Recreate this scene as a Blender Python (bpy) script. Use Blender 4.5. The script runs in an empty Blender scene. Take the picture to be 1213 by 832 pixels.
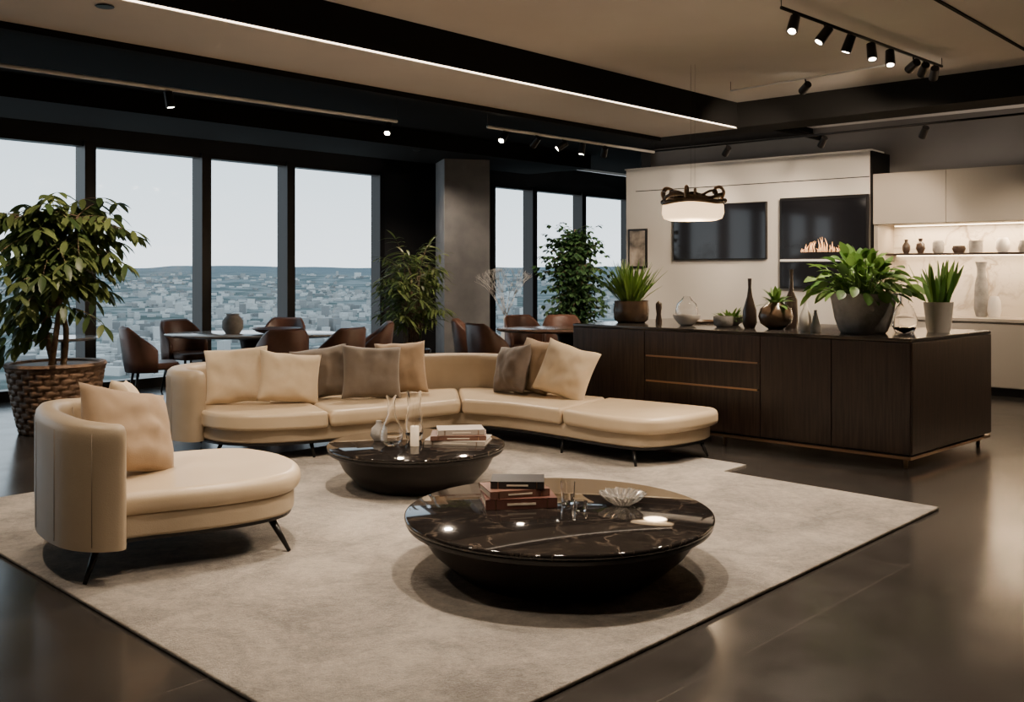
import bpy, math, random
from mathutils import Vector, Matrix, noise
random.seed(7)
R=math.radians
scene=bpy.context.scene
col=scene.collection

# ------------------------------------------------------------------ materials
def M(name,c,rough=.5,metal=0,c2=None,ns=5,detail=4,bump=0,bs=50,stretch=(1,1,1),spec=.5,emit=None,es=0,trans=0,lo=.35,hi=.65,island=False,coat=0,sheen=0,ior=1.45,alpha=1,sss=0):
    m=bpy.data.materials.new(name); m.use_nodes=True
    nt=m.node_tree; b=nt.nodes['Principled BSDF']
    b.inputs['Base Color'].default_value=(*c,1)
    b.inputs['Roughness'].default_value=rough
    b.inputs['Metallic'].default_value=metal
    b.inputs['Specular IOR Level'].default_value=spec
    b.inputs['IOR'].default_value=ior
    b.inputs['Transmission Weight'].default_value=trans
    b.inputs['Coat Weight'].default_value=coat
    b.inputs['Sheen Weight'].default_value=sheen
    b.inputs['Alpha'].default_value=alpha
    if emit: 
        b.inputs['Emission Color'].default_value=(*emit,1); b.inputs['Emission Strength'].default_value=es
    tc=nt.nodes.new('ShaderNodeTexCoord'); mp=nt.nodes.new('ShaderNodeMapping')
    mp.inputs['Scale'].default_value=stretch
    nt.links.new(tc.outputs['Object'],mp.inputs['Vector'])
    if c2:
        rp=nt.nodes.new('ShaderNodeValToRGB')
        rp.color_ramp.elements[0].position=lo; rp.color_ramp.elements[0].color=(*c,1)
        rp.color_ramp.elements[1].position=hi; rp.color_ramp.elements[1].color=(*c2,1)
        if island:
            g=nt.nodes.new('ShaderNodeNewGeometry'); nt.links.new(g.outputs['Random Per Island'],rp.inputs[0])
        else:
            n=nt.nodes.new('ShaderNodeTexNoise'); n.inputs['Scale'].default_value=ns; n.inputs['Detail'].default_value=detail
            nt.links.new(mp.outputs[0],n.inputs['Vector']); nt.links.new(n.outputs['Fac'],rp.inputs[0])
        nt.links.new(rp.outputs[0],b.inputs['Base Color'])
        if sss:
            t=nt.nodes.new('ShaderNodeBsdfTranslucent'); nt.links.new(rp.outputs[0],t.inputs[0])
            ms=nt.nodes.new('ShaderNodeMixShader'); ms.inputs[0].default_value=sss
            o=nt.nodes['Material Output']; nt.links.new(b.outputs[0],ms.inputs[1]); nt.links.new(t.outputs[0],ms.inputs[2]); nt.links.new(ms.outputs[0],o.inputs[0])
    if bump:
        n2=nt.nodes.new('ShaderNodeTexNoise'); n2.inputs['Scale'].default_value=bs; n2.inputs['Detail'].default_value=3
        nt.links.new(mp.outputs[0],n2.inputs['Vector'])
        bp=nt.nodes.new('ShaderNodeBump'); bp.inputs['Strength'].default_value=bump; bp.inputs['Distance'].default_value=.01
        nt.links.new(n2.outputs['Fac'],bp.inputs['Height']); nt.links.new(bp.outputs[0],b.inputs['Normal'])
    return m

def marble(name,base,vein,scale=2.5,width=.02,rough=.08,amt=.8):
    m=M(name,base,rough); nt=m.node_tree; b=nt.nodes['Principled BSDF']
    tc=nt.nodes.new('ShaderNodeTexCoord'); 
    outs=[]
    for k,(sc,w) in enumerate(((scale,width),(scale*2.3,width*.6))):
        mp=nt.nodes.new('ShaderNodeMapping'); mp.inputs['Location'].default_value=(k*3.1,k*1.7,0)
        nt.links.new(tc.outputs['Object'],mp.inputs['Vector'])
        n=nt.nodes.new('ShaderNodeTexNoise'); n.inputs['Scale'].default_value=sc; n.inputs['Detail'].default_value=5; n.inputs['Distortion'].default_value=.6
        nt.links.new(mp.outputs[0],n.inputs['Vector'])
        s=nt.nodes.new('ShaderNodeMath'); s.operation='SUBTRACT'; s.inputs[1].default_value=.5; nt.links.new(n.outputs['Fac'],s.inputs[0])
        a=nt.nodes.new('ShaderNodeMath'); a.operation='ABSOLUTE'; nt.links.new(s.outputs[0],a.inputs[0])
        r=nt.nodes.new('ShaderNodeMapRange'); r.inputs['From Min'].default_value=0; r.inputs['From Max'].default_value=w
        r.inputs['To Min'].default_value=amt if k==0 else amt*.5; r.inputs['To Max'].default_value=0; nt.links.new(a.outputs[0],r.inputs['Value'])
        outs.append(r.outputs[0])
    mx=nt.nodes.new('ShaderNodeMath'); mx.operation='MAXIMUM'; nt.links.new(outs[0],mx.inputs[0]); nt.links.new(outs[1],mx.inputs[1])
    n3=nt.nodes.new('ShaderNodeTexNoise'); n3.inputs['Scale'].default_value=scale*.8; nt.links.new(tc.outputs['Object'],n3.inputs['Vector'])
    r3=nt.nodes.new('ShaderNodeMapRange'); r3.inputs['From Min'].default_value=.35; r3.inputs['From Max'].default_value=.7; nt.links.new(n3.outputs['Fac'],r3.inputs['Value'])
    mu=nt.nodes.new('ShaderNodeMath'); mu.operation='MULTIPLY'; nt.links.new(mx.outputs[0],mu.inputs[0]); nt.links.new(r3.outputs[0],mu.inputs[1])
    mc=nt.nodes.new('ShaderNodeMix'); mc.data_type='RGBA'; mc.inputs[6].default_value=(*base,1); mc.inputs[7].default_value=(*vein,1)
    nt.links.new(mu.outputs[0],mc.inputs[0]); nt.links.new(mc.outputs[2],b.inputs['Base Color'])
    return m

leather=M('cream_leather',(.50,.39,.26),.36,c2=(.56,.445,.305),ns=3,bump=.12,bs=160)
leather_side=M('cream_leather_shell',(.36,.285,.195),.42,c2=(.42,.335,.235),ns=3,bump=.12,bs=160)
piping=M('leather_piping',(.20,.155,.11),.5)
fab_cream=M('fabric_cream',(.60,.48,.325),.85,c2=(.66,.535,.375),ns=8,bump=.3,bs=300,sheen=.2)
fab_tan=M('fabric_tan',(.34,.24,.15),.85,c2=(.39,.28,.18),ns=8,bump=.3,bs=300,sheen=.2)
fab_taupe=M('fabric_taupe',(.145,.115,.088),.85,c2=(.185,.148,.115),ns=8,bump=.3,bs=300,sheen=.3)
fab_brown=M('fabric_brown',(.10,.074,.056),.85,c2=(.14,.104,.08),ns=8,bump=.3,bs=300,sheen=.3)
black=M('black_metal',(.012,.011,.011),.35,metal=.3)
blackmat=M('black_matte',(.008,.0075,.007),.8,spec=.1)
bowlmat=M('dark_lacquer',(.010,.008,.0075),.35,c2=(.016,.012,.011),ns=2,spec=.4)
brass=M('bronze_trim',(.34,.225,.145),.35,metal=1)
def rug_mat(name,a,b_,seed):
    m=M(name,a,1.0,sheen=.4,spec=.1); nt=m.node_tree; b=nt.nodes['Principled BSDF']; tc=nt.nodes.new('ShaderNodeTexCoord')
    def N(sc,det,rough=.6,dist=0):
        n=nt.nodes.new('ShaderNodeTexNoise'); n.inputs['Scale'].default_value=sc; n.inputs['Detail'].default_value=det; n.inputs['Roughness'].default_value=rough; n.inputs['Distortion'].default_value=dist
        nt.links.new(tc.outputs['Object'],n.inputs['Vector']); return n
    n1=N(1.7,12,.74,.5); n2=N(26,8,.85); n3=N(80,4,.8)
    add=nt.nodes.new('ShaderNodeMath'); add.operation='MULTIPLY_ADD'; add.inputs[1].default_value=.6; nt.links.new(n2.outputs['Fac'],add.inputs[0]); nt.links.new(n1.outputs['Fac'],add.inputs[2])
    rp=nt.nodes.new('ShaderNodeValToRGB'); rp.color_ramp.elements[0].position=.66; rp.color_ramp.elements[0].color=(*a,1); rp.color_ramp.elements[1].position=.92; rp.color_ramp.elements[1].color=(*b_,1)
    nt.links.new(add.outputs[0],rp.inputs[0]); nt.links.new(rp.outputs[0],b.inputs['Base Color'])
    ad2=nt.nodes.new('ShaderNodeMath'); ad2.operation='ADD'; nt.links.new(n3.outputs['Fac'],ad2.inputs[0]); nt.links.new(n2.outputs['Fac'],ad2.inputs[1])
    bp=nt.nodes.new('ShaderNodeBump'); bp.inputs['Strength'].default_value=1; bp.inputs['Distance'].default_value=.035; nt.links.new(ad2.outputs[0],bp.inputs['Height']); nt.links.new(bp.outputs[0],b.inputs['Normal'])
    return m
rugm=rug_mat('rug_wool',(.23,.19,.15),(.64,.555,.455),0)
rugm2=rug_mat('rug_wool_pale',(.28,.24,.20),(.56,.50,.42),1)
marble_b=marble('black_marble',(.010,.0085,.008),(.22,.17,.13),3.6,.014,.05,.38)
marble_w=marble('white_marble',(.60,.54,.46),(.22,.16,.11),1.6,.03,.2)
wood=M('dark_wood',(.022,.0135,.010),.36,c2=(.048,.029,.021),ns=9,detail=8,stretch=(6,6,.35),bump=.1,bs=30)
stone_top=M('dark_stone_top',(.03,.026,.024),.12,c2=(.05,.044,.04),ns=6)
brownleather=M('brown_leather',(.085,.040,.028),.36,c2=(.135,.065,.046),ns=4,bump=.15,bs=120)
wallw=M('warm_white_panel',(.54,.50,.45),.6,c2=(.58,.54,.485),ns=1)
darkwall=M('charcoal_wall',(.016,.017,.020),.75,c2=(.022,.023,.027),ns=2)
greywall=M('grey_upper_wall',(.13,.12,.11),.6,c2=(.16,.15,.14),ns=1)
greypil=M('grey_plaster',(.12,.12,.125),.7,c2=(.17,.168,.17),ns=3,detail=8)
ceilm=M('beige_ceiling',(.50,.46,.42),.8,c2=(.54,.50,.455),ns=1)
cab=M('greige_lacquer',(.36,.315,.26),.4,c2=(.39,.34,.28),ns=1)
glass=M('clear_glass',(1,1,1),.02,trans=1,ior=1.45)
ceramic_w=M('white_ceramic',(.72,.67,.59),.35,c2=(.77,.72,.65),ns=4)
ceramic_g=M('grey_concrete',(.20,.19,.175),.75,c2=(.32,.30,.28),ns=9,detail=8,bump=.4,bs=60)
ceramic_d=M('dark_ceramic',(.03,.022,.018),.18,c2=(.06,.04,.03),ns=4)
bronzepot=M('bronze_glaze',(.12,.075,.045),.22,c2=(.05,.035,.025),ns=5)
soil=M('soil',(.03,.02,.014),.95,c2=(.06,.04,.03),ns=30,bump=.8,bs=60)
leafA=M('leaf_green',(.05,.09,.028),.42,c2=(.19,.235,.08),island=True,lo=0,hi=1,sss=.35)
leafB=M('leaf_dark',(.015,.045,.018),.4,c2=(.055,.11,.04),island=True,lo=0,hi=1,sss=.2)
leafC=M('leaf_bright',(.05,.13,.025),.42,c2=(.17,.29,.06),island=True,lo=0,hi=1,sss=.25)
bark=M('bark',(.14,.095,.06),.85,c2=(.24,.17,.11),ns=20,bump=.6,bs=40)
twig=M('pale_twig',(.45,.42,.38),.8,c2=(.55,.52,.48),ns=8)
pages=M('book_pages',(.62,.55,.45),.8,c2=(.5,.43,.34),ns=40,stretch=(1,1,30))
bk1=M('book_cover_brown',(.10,.05,.035),.45,c2=(.14,.07,.05),ns=5)
bk2=M('book_cover_black',(.02,.018,.018),.4,c2=(.03,.026,.025),ns=5)
bk3=M('book_cover_grey',(.3,.26,.22),.5,c2=(.34,.30,.26),ns=5)
bk4=M('book_cover_dark_red',(.075,.028,.02),.45,c2=(.11,.045,.035),ns=5)
screen=M('tv_screen',(.008,.008,.010),.06,c2=(.012,.012,.014),ns=1)
ledm=M('led_strip',(1,.85,.65),.5,emit=(1,.80,.60),es=7)
ledk=M('cabinet_led_strip',(1,.85,.65),.5,emit=(1,.74,.46),es=12)
lampm=M('spot_lens',(1,.9,.75),.5,emit=(1,.85,.66),es=60)
glow=M('pendant_diffuser',(.9,.75,.55),.5,emit=(1,.66,.36),es=2.3,c2=(.95,.82,.6),ns=5)
whitemetal=M('white_metal',(.7,.68,.65),.4)
candle=M('candle_wax',(.7,.62,.5),.6)

def floor_mat():
    m=M('polished_dark_tile',(.045,.038,.033),.3); nt=m.node_tree; b=nt.nodes['Principled BSDF']
    tc=nt.nodes.new('ShaderNodeTexCoord'); mp=nt.nodes.new('ShaderNodeMapping'); mp.inputs['Rotation'].default_value=(0,0,R(-46)); mp.inputs['Location'].default_value=(.3,.62,0)
    nt.links.new(tc.outputs['Object'],mp.inputs['Vector'])
    br=nt.nodes.new('ShaderNodeTexBrick'); br.offset=0; br.inputs['Scale'].default_value=1; br.inputs['Brick Width'].default_value=2.6; br.inputs['Row Height'].default_value=1.3
    br.inputs['Mortar Size'].default_value=.004; br.inputs['Mortar Smooth'].default_value=.3
    br.inputs['Color1'].default_value=(.027,.0245,.0225,1); br.inputs['Color2'].default_value=(.031,.028,.026,1); br.inputs['Mortar'].default_value=(.055,.048,.043,1)
    nt.links.new(mp.outputs[0],br.inputs['Vector'])
    n=nt.nodes.new('ShaderNodeTexNoise'); n.inputs['Scale'].default_value=2.5; n.inputs['Detail'].default_value=10; n.inputs['Roughness'].default_value=.65; nt.links.new(mp.outputs[0],n.inputs['Vector'])
    r=nt.nodes.new('ShaderNodeMapRange'); r.inputs['From Min'].default_value=.25; r.inputs['From Max'].default_value=.75; r.inputs['To Min'].default_value=.8; r.inputs['To Max'].default_value=1.25; nt.links.new(n.outputs['Fac'],r.inputs['Value'])
    mx=nt.nodes.new('ShaderNodeMix'); mx.data_type='RGBA'; mx.blend_type='MULTIPLY'; mx.inputs[0].default_value=1
    nt.links.new(br.outputs['Color'],mx.inputs[6]); nt.links.new(r.outputs[0],mx.inputs[7]); nt.links.new(mx.outputs[2],b.inputs['Base Color'])
    r2=nt.nodes.new('ShaderNodeMapRange'); r2.inputs['From Min'].default_value=.25; r2.inputs['From Max'].default_value=.75; r2.inputs['To Min'].default_value=.13; r2.inputs['To Max'].default_value=.24; nt.links.new(n.outputs['Fac'],r2.inputs['Value'])
    nt.links.new(r2.outputs[0],b.inputs['Roughness'])
    return m
floorm=floor_mat()

def paneglass():
    m=bpy.data.materials.new('window_glass'); m.use_nodes=True; nt=m.node_tree; nt.nodes.clear()
    o=nt.nodes.new('ShaderNodeOutputMaterial'); mx=nt.nodes.new('ShaderNodeMixShader'); t=nt.nodes.new('ShaderNodeBsdfTransparent'); g=nt.nodes.new('ShaderNodeBsdfGlossy')
    t.inputs[0].default_value=(.95,.98,1,1); g.inputs['Roughness'].default_value=.05; mx.inputs[0].default_value=.02
    nt.links.new(t.outputs[0],mx.inputs[1]); nt.links.new(g.outputs[0],mx.inputs[2]); nt.links.new(mx.outputs[0],o.inputs[0]); return m
winglass=paneglass()

# ------------------------------------------------------------------ helpers
import bmesh
def E(name,loc=(0,0,0),rz=0):
    o=bpy.data.objects.new(name,None); o.location=loc; o.rotation_euler=(0,0,rz); o.empty_display_size=.1; col.objects.link(o); return o
def mesh(name,V,F,mat,parent=None,loc=(0,0,0),rot=(0,0,0),smooth=False,bevel=0,seg=3,sub=0):
    me=bpy.data.meshes.new(name); me.from_pydata([tuple(v) for v in V],[],F); me.update()
    me.materials.append(mat)
    bm=bmesh.new(); bm.from_mesh(me); bmesh.ops.recalc_face_normals(bm,faces=bm.faces); bm.to_mesh(me); bm.free()
    o=bpy.data.objects.new(name,me); col.objects.link(o); o.location=loc; o.rotation_euler=rot
    if parent: o.parent=parent
    if bevel:
        b=o.modifiers.new('bevel','BEVEL'); b.width=bevel; b.segments=seg; b.limit_method='ANGLE'; b.angle_limit=R(50)
        smooth=True
    if sub:
        s=o.modifiers.new('sub','SUBSURF'); s.levels=sub; s.render_levels=sub; smooth=True
    if smooth:
        me.polygons.foreach_set('use_smooth',[True]*len(me.polygons))
        if bevel:
            w=o.modifiers.new('wn','WEIGHTED_NORMAL'); w.keep_sharp=False
    return o
def box(name,c,s,mat,parent=None,rot=(0,0,0),bevel=0,seg=2):
    x,y,z=[k/2 for k in s]
    V=[(-x,-y,-z),(x,-y,-z),(x,y,-z),(-x,y,-z),(-x,-y,z),(x,-y,z),(x,y,z),(-x,y,z)]
    F=[(0,3,2,1),(4,5,6,7),(0,1,5,4),(1,2,6,5),(2,3,7,6),(3,0,4,7)]
    return mesh(name,V,F,mat,parent,c,rot,bevel=bevel,seg=seg)
def bx(name,x0,x1,y0,y1,z0,z1,mat,parent=None,bevel=0):
    return box(name,((x0+x1)/2,(y0+y1)/2,(z0+z1)/2),(abs(x1-x0),abs(y1-y0),abs(z1-z0)),mat,parent,bevel=bevel)
def prism(name,P,z0,z1,mat,parent=None,bevel=0,seg=4,loc=(0,0,0)):
    n=len(P); V=[(p[0],p[1],z0) for p in P]+[(p[0],p[1],z1) for p in P]
    F=[tuple(range(n-1,-1,-1)),tuple(range(n,2*n))]+[(i,(i+1)%n,(i+1)%n+n,i+n) for i in range(n)]
    return mesh(name,V,F,mat,parent,loc,bevel=bevel,seg=seg)
def cr(P,k=6,closed=False):
    out=[]; n=len(P)
    rng=n if closed else n-1
    for i in range(rng):
        g=lambda j:(Vector(P[j%n]) if closed else Vector(P[max(0,min(n-1,j))]))
        a,b,c,d=g(i-1),g(i),g(i+1),g(i+2)
        for s in range(k):
            t=s/k
            out.append(.5*((2*b)+(c-a)*t+(2*a-5*b+4*c-d)*t*t+(3*b-a-3*c+d)*t**3))
    if not closed: out.append(Vector(P[-1]))
    return out
def lathe(name,prof,mat,parent=None,loc=(0,0,0),segs=48,sx=1,sy=1,smooth=True,bevel=0):
    V=[];F=[];m=len(prof)
    for i in range(segs):
        a=2*math.pi*i/segs
        for r,z in prof: V.append((r*math.cos(a)*sx,r*math.sin(a)*sy,z))
    for i in range(segs):
        j=(i+1)%segs
        for k in range(m-1):
            F.append((i*m+k,j*m+k,j*m+k+1,i*m+k+1))
    if prof[0][0]>1e-6: F.append(tuple(i*m for i in range(segs)))
    if prof[-1][0]>1e-6: F.append(tuple(i*m+m-1 for i in range(segs)))
    o=mesh(name,V,F,mat,parent,loc,smooth=smooth)
    bm=bmesh.new(); bm.from_mesh(o.data); bmesh.ops.remove_doubles(bm,verts=bm.verts,dist=1e-5); bmesh.ops.recalc_face_normals(bm,faces=bm.faces); bm.to_mesh(o.data); bm.free()
    if smooth:
        o.data.polygons.foreach_set('use_smooth',[True]*len(o.data.polygons))
        e=o.modifiers.new('es','EDGE_SPLIT'); e.split_angle=R(50)
    return o
def tube_geo(V,F,pts,radii,n=8):
    base=len(V); pts=[Vector(p) for p in pts]
    for i,p in enumerate(pts):
        d=(pts[min(i+1,len(pts)-1)]-pts[max(i-1,0)]).normalized()
        a=d.orthogonal().normalized() if abs(d.z)>.9 else d.cross(Vector((0,0,1))).normalized()
        b=d.cross(a); r=radii[i] if isinstance(radii,(list,tuple)) else radii
        for k in range(n):
            t=2*math.pi*k/n; V.append(p+a*math.cos(t)*r+b*math.sin(t)*r)
    for i in range(len(pts)-1):
        for k in range(n):
            k2=(k+1)%n; F.append((base+i*n+k,base+i*n+k2,base+(i+1)*n+k2,base+(i+1)*n+k))
    F.append(tuple(base+k for k in range(n))); F.append(tuple(base+(len(pts)-1)*n+k for k in range(n)))
def tube(name,pts,radii,mat,parent=None,n=10,smooth=True,loc=(0,0,0)):
    V=[];F=[]; tube_geo(V,F,pts,radii,n); return mesh(name,V,F,mat,parent,loc,smooth=smooth)
def leg(name,top,bot,r0,r1,mat,parent):
    return tube(name,[top,bot],[r0,r1],mat,parent,n=12)
def leaf_geo(V,F,base,d,L,W,droop=.3,fold=.25,rows=5,roll=0):
    base=Vector(base); d=Vector(d).normalized()
    side=d.cross(Vector((0,0,1)))
    if side.length<.05: side=Vector((math.cos(roll),math.sin(roll),0))
    side.normalize(); side=Matrix.Rotation(roll,3,d)@side
    b=len(V); p=base.copy(); dd=d.copy()
    for i in range(rows):
        t=i/(rows-1); w=W*.5*math.sin(math.pi*min(1,(t*.92+.06)))**.8
        up=side.cross(dd).normalized()
        V.append(p-side*w+up*w*fold); V.append(p.copy()); V.append(p+side*w+up*w*fold)
        dd=(dd+Vector((0,0,-droop/(rows-1)))).normalized(); p=p+dd*L/(rows-1)
    for i in range(rows-1):
        a=b+i*3; F.append((a,a+1,a+4,a+3)); F.append((a+1,a+2,a+5,a+4))
def pillow(parent,loc,w,h,t,yaw,tilt,mat,roll=0,name='cushion_pillow'):
    n=22; V=[];F=[]; rnd=random.random()*50
    for s in (1,-1):
        for i in range(n+1):
            for j in range(n+1):
                u=-1+2*i/n; v=-1+2*j/n
                th=t*.5*((1-abs(u)**3.2)*(1-abs(v)**3.2))**.55
                x=w/2*u*(1-.07*(1-v*v)); z=h/2*v*(1-.07*(1-u*u))
                wr=(noise.noise(Vector((u*2.2+rnd,v*2.2,s)))*.024+noise.noise(Vector((u*5+rnd,v*3,s*3)))*.008)*(1-u*u*.5)
                V.append((x,-s*(th+ (wr if th>.005 else 0)),z+.01*noise.noise(Vector((u*2,rnd,v)))))
    m=(n+1)**2
    for s in range(2):
        for i in range(n):
            for j in range(n):
                a=s*m+i*(n+1)+j; q=(a,a+1,a+n+2,a+n+1)
                F.append(q if s else q[::-1])
    o=mesh(name,V,F,mat,parent,loc,smooth=True)
    bm=bmesh.new(); bm.from_mesh(o.data); bmesh.ops.remove_doubles(bm,verts=bm.verts,dist=1e-4); bmesh.ops.recalc_face_normals(bm,faces=bm.faces); bm.to_mesh(o.data); bm.free()
    o.data.polygons.foreach_set('use_smooth',[True]*len(o.data.polygons))
    o.rotation_mode='XYZ'
    o.rotation_euler=(Matrix.Rotation(yaw,3,'Z')@Matrix.Rotation(-tilt,3,'X')@Matrix.Rotation(roll,3,'Y')).to_euler()
    return o
def wall(name,p0,p1,z0,z1,th,mat):
    p0=Vector(p0);p1=Vector(p1); d=(p1-p0); a=math.atan2(d.y,d.x)
    L=d.length; n=Vector((-math.sin(a),math.cos(a)))
    c=(p0+p1)/2+n*th/2
    o=box(name,(c.x,c.y,(z0+z1)/2),(L,abs(th),z1-z0),mat,None,(0,0,a)); return o

# ------------------------------------------------------------------ camera
cam=bpy.data.cameras.new('camera'); co=bpy.data.objects.new('camera',cam); col.objects.link(co)
co.location=(0,0,1.5); co.rotation_euler=(R(90),0,0); cam.sensor_width=36; cam.lens=34.13; cam.shift_y=-96/1213
cam.clip_end=40000; cam.clip_start=.05; scene.camera=co

# ------------------------------------------------------------------ room shell
WO=Vector((-5.8,11.0)); wd=Vector((.645,.764)).normalized(); wa=math.atan2(wd.y,wd.x)
def WP(t): return WO+wd*t
KO=Vector((5.88,11.4)); kd=Vector((.75,-.66)).normalized(); ka=math.atan2(kd.y,kd.x); kn=Vector((-kd.y,kd.x))
def KP(x,y): return KO+kd*x+kn*y
A=WP(-7); B=Vector((1.5,-4.5)); C=KP(6.5,.65)
outline=[(-10.6,5.6),(1.5,-4.9),(11.9,7.6),(6.2,12.6),(2.7,16.0),(3.2,21.6)]
fl=prism('floor',outline,-.1,0,floorm)
CZ=3.5
prism('ceiling',outline,CZ,CZ+.15,ceilm)
wall('wall_rear',B,A,0,CZ,.2,darkwall)
wall('wall_side',B,C,0,CZ,-.2,darkwall)
wall('wall_kitchen',KP(-5.48,.66),KP(6.5,.66),0,CZ,.15,greywall)
wall('wall_passage',(2.05,15.4),(2.75,21.1),0,CZ,-.15,darkwall)
wall('wall_window_pier',WP(5.78),WP(8.42),0,CZ,.25,darkwall)
wall('wall_window_header',WP(-7),WP(13.4),3.06,CZ,.25,darkwall)
wall('baseboard_window',WP(-7),WP(13.4),0,.07,.22,black)
ms=[-7,-5.4,-3.9,-2.3,-.7,1.03,2.62,4.0,5.78]; ms2=[8.42,9.62,11.2,12.9]
k=1
for lst in (ms,ms2):
    for a,b in zip(lst[:-1],lst[1:]):
        e=E('window_%d'%k,(*WP(a),0),wa); k+=1
        L=b-a
        bx('glass',.0,L,.09,.10,.07,3.06,winglass,e)
        bx('mullion_left',-.07,.07,-.04,.2,.07,3.06,black,e)
        bx('mullion_right',L-.05,L+.05,-.02,.19,.07,3.06,black,e)
        bx('frame_top',0,L,.0,.18,3.0,3.06,black,e); bx('frame_bottom',0,L,0,.18,.07,.12,black,e)
pc=E('column',(-.78,15.25,0),R(15)); bx('shaft',-.36,.36,-.36,.36,0,CZ,greypil,pc,bevel=.01); bx('plinth',-.37,.37,-.37,.37,0,.1,black,pc)
r2=Vector((.68,.733)).normalized(); ba=math.atan2(r2.y,r2.x); PB=Vector((2.7,11.6))
bm_=E('trim_1',(*PB,0),ba)
bx('soffit_underside',-15.5,0,.012,1.1,3.19,3.2,ceilm,bm_)
bx('beam_body',-15.5,0,0,1.1,3.2,3.5,blackmat,bm_)
bx('beam_lip',-15.5,0,1.1,1.2,3.14,3.5,blackmat,bm_)
bx('led_line',-15.5,-.05,-.003,.010,3.193,3.202,ledm,bm_)
e=E('trim_2',(*PB,0),ba); bx('dark_ceiling',-16,8.5,1.2,5.62,3.42,3.5,blackmat,e); bx('dark_ceiling_far',.0,8.5,.3,1.2,3.42,3.5,blackmat,e)
bx('bulkhead',-16,2.5,4.2,5.6,3.2,3.42,blackmat,e)
e=E('trim_3',(*PB,0),ba); bx('cross_beam',-.02,.5,-6.6,1.1,3.2,3.5,blackmat,e)
e=E('trim_4',(*PB,0),ba); bx('ceiling_groove',-9,-.1,-3.35,-3.32,3.49,3.5,blackmat,e)
e=E('ceiling_ducts',(*PB,0),ba)
tube('duct',[(1.0,1.0,3.36),(1.0,-5.5,3.36)],.05,blackmat,e,n=16); tube('pipe',[(1.45,1.0,3.4),(1.45,-5.5,3.4)],.025,greywall,e,n=12); tube('pipe',[(.6,.2,3.36),(3.2,.2,3.36)],.04,blackmat,e,n=12)
for y in (-5,-3,-1,.8): 
    for x_,z_ in ((1.0,3.4),(1.45,3.42)): tube('pipe_hanger',[(x_,y,z_),(x_,y,3.5)],.006,black,e,n=6)

# ------------------------------------------------------------------ exterior
V=[];F=[]
def hz(x,y):
    r=math.hypot(x,y); b=-125
    f=max(0,min(1,(r-3800)/3500)); f=f*f*(3-2*f)
    h=b+f*(95+48*noise.noise(Vector((x/1700,y/1700,0)))+22*noise.noise(Vector((x/600,y/600,3))))
    f2=max(0,min(1,(r-8500)/3000))
    h+=f2*(45+35*noise.noise(Vector((x/2200,y/2200,7))))
    h+=8*noise.noise(Vector((x/400,y/400,9)))
    return h
na,nr=150,90
for i in range(na+1):
    az=R(-80+130*i/na)
    for j in range(nr+1):
        r=150*(14000/150)**(j/nr); x=r*math.sin(az); y=r*math.cos(az)+20
        V.append((x,y,hz(x,y)))
for i in range(na):
    for j in range(nr):
        a=i*(nr+1)+j; F.append((a,a+1,a+nr+2,a+nr+1))
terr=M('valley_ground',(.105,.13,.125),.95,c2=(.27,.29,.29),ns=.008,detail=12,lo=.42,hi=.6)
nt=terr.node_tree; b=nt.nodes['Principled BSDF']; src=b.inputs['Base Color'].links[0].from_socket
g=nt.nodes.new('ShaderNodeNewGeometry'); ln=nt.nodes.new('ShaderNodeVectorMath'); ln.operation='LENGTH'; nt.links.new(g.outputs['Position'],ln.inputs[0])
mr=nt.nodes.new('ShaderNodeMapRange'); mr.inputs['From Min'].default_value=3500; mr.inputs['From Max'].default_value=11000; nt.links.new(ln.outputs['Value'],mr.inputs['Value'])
mx=nt.nodes.new('ShaderNodeMix'); mx.data_type='RGBA'; mx.inputs[7].default_value=(.17,.21,.235,1); nt.links.new(mr.outputs[0],mx.inputs[0]); nt.links.new(src,mx.inputs[6]); nt.links.new(mx.outputs[2],b.inputs['Base Color'])  # aerial haze painted in: base colour turns bluish with distance
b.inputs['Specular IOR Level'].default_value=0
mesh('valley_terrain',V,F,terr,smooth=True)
V=[];F=[]
for i in range(15000):
    az=R(random.uniform(-60,35)); r=700*(6500/700)**(random.random()**.65)
    x=r*math.sin(az); y=r*math.cos(az)
    if noise.noise(Vector((x/350,y/350,5)))<-.08: continue
    w=random.uniform(7,22); d=random.uniform(7,22); h=random.uniform(5,14)*(2.4 if random.random()<.07 else 1); z=hz(x,y); a=random.random()*3
    if r>3500: w*=1.5; d*=1.5
    c,s=math.cos(a),math.sin(a); b0=len(V)
    for zz in (z,z+h):
        for (u,v) in ((-w/2,-d/2),(w/2,-d/2),(w/2,d/2),(-w/2,d/2)): V.append((x+u*c-v*s,y+u*s+v*c,zz))
    F+= [(b0+4,b0+5,b0+6,b0+7),(b0,b0+1,b0+5,b0+4),(b0+1,b0+2,b0+6,b0+5),(b0+2,b0+3,b0+7,b0+6),(b0+3,b0,b0+4,b0+7)]
bldm=M('city_facade',(.24,.24,.24),.9,c2=(.70,.69,.67),island=True,lo=0,hi=1,spec=0)
mesh('city_buildings',V,F,bldm)

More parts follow.
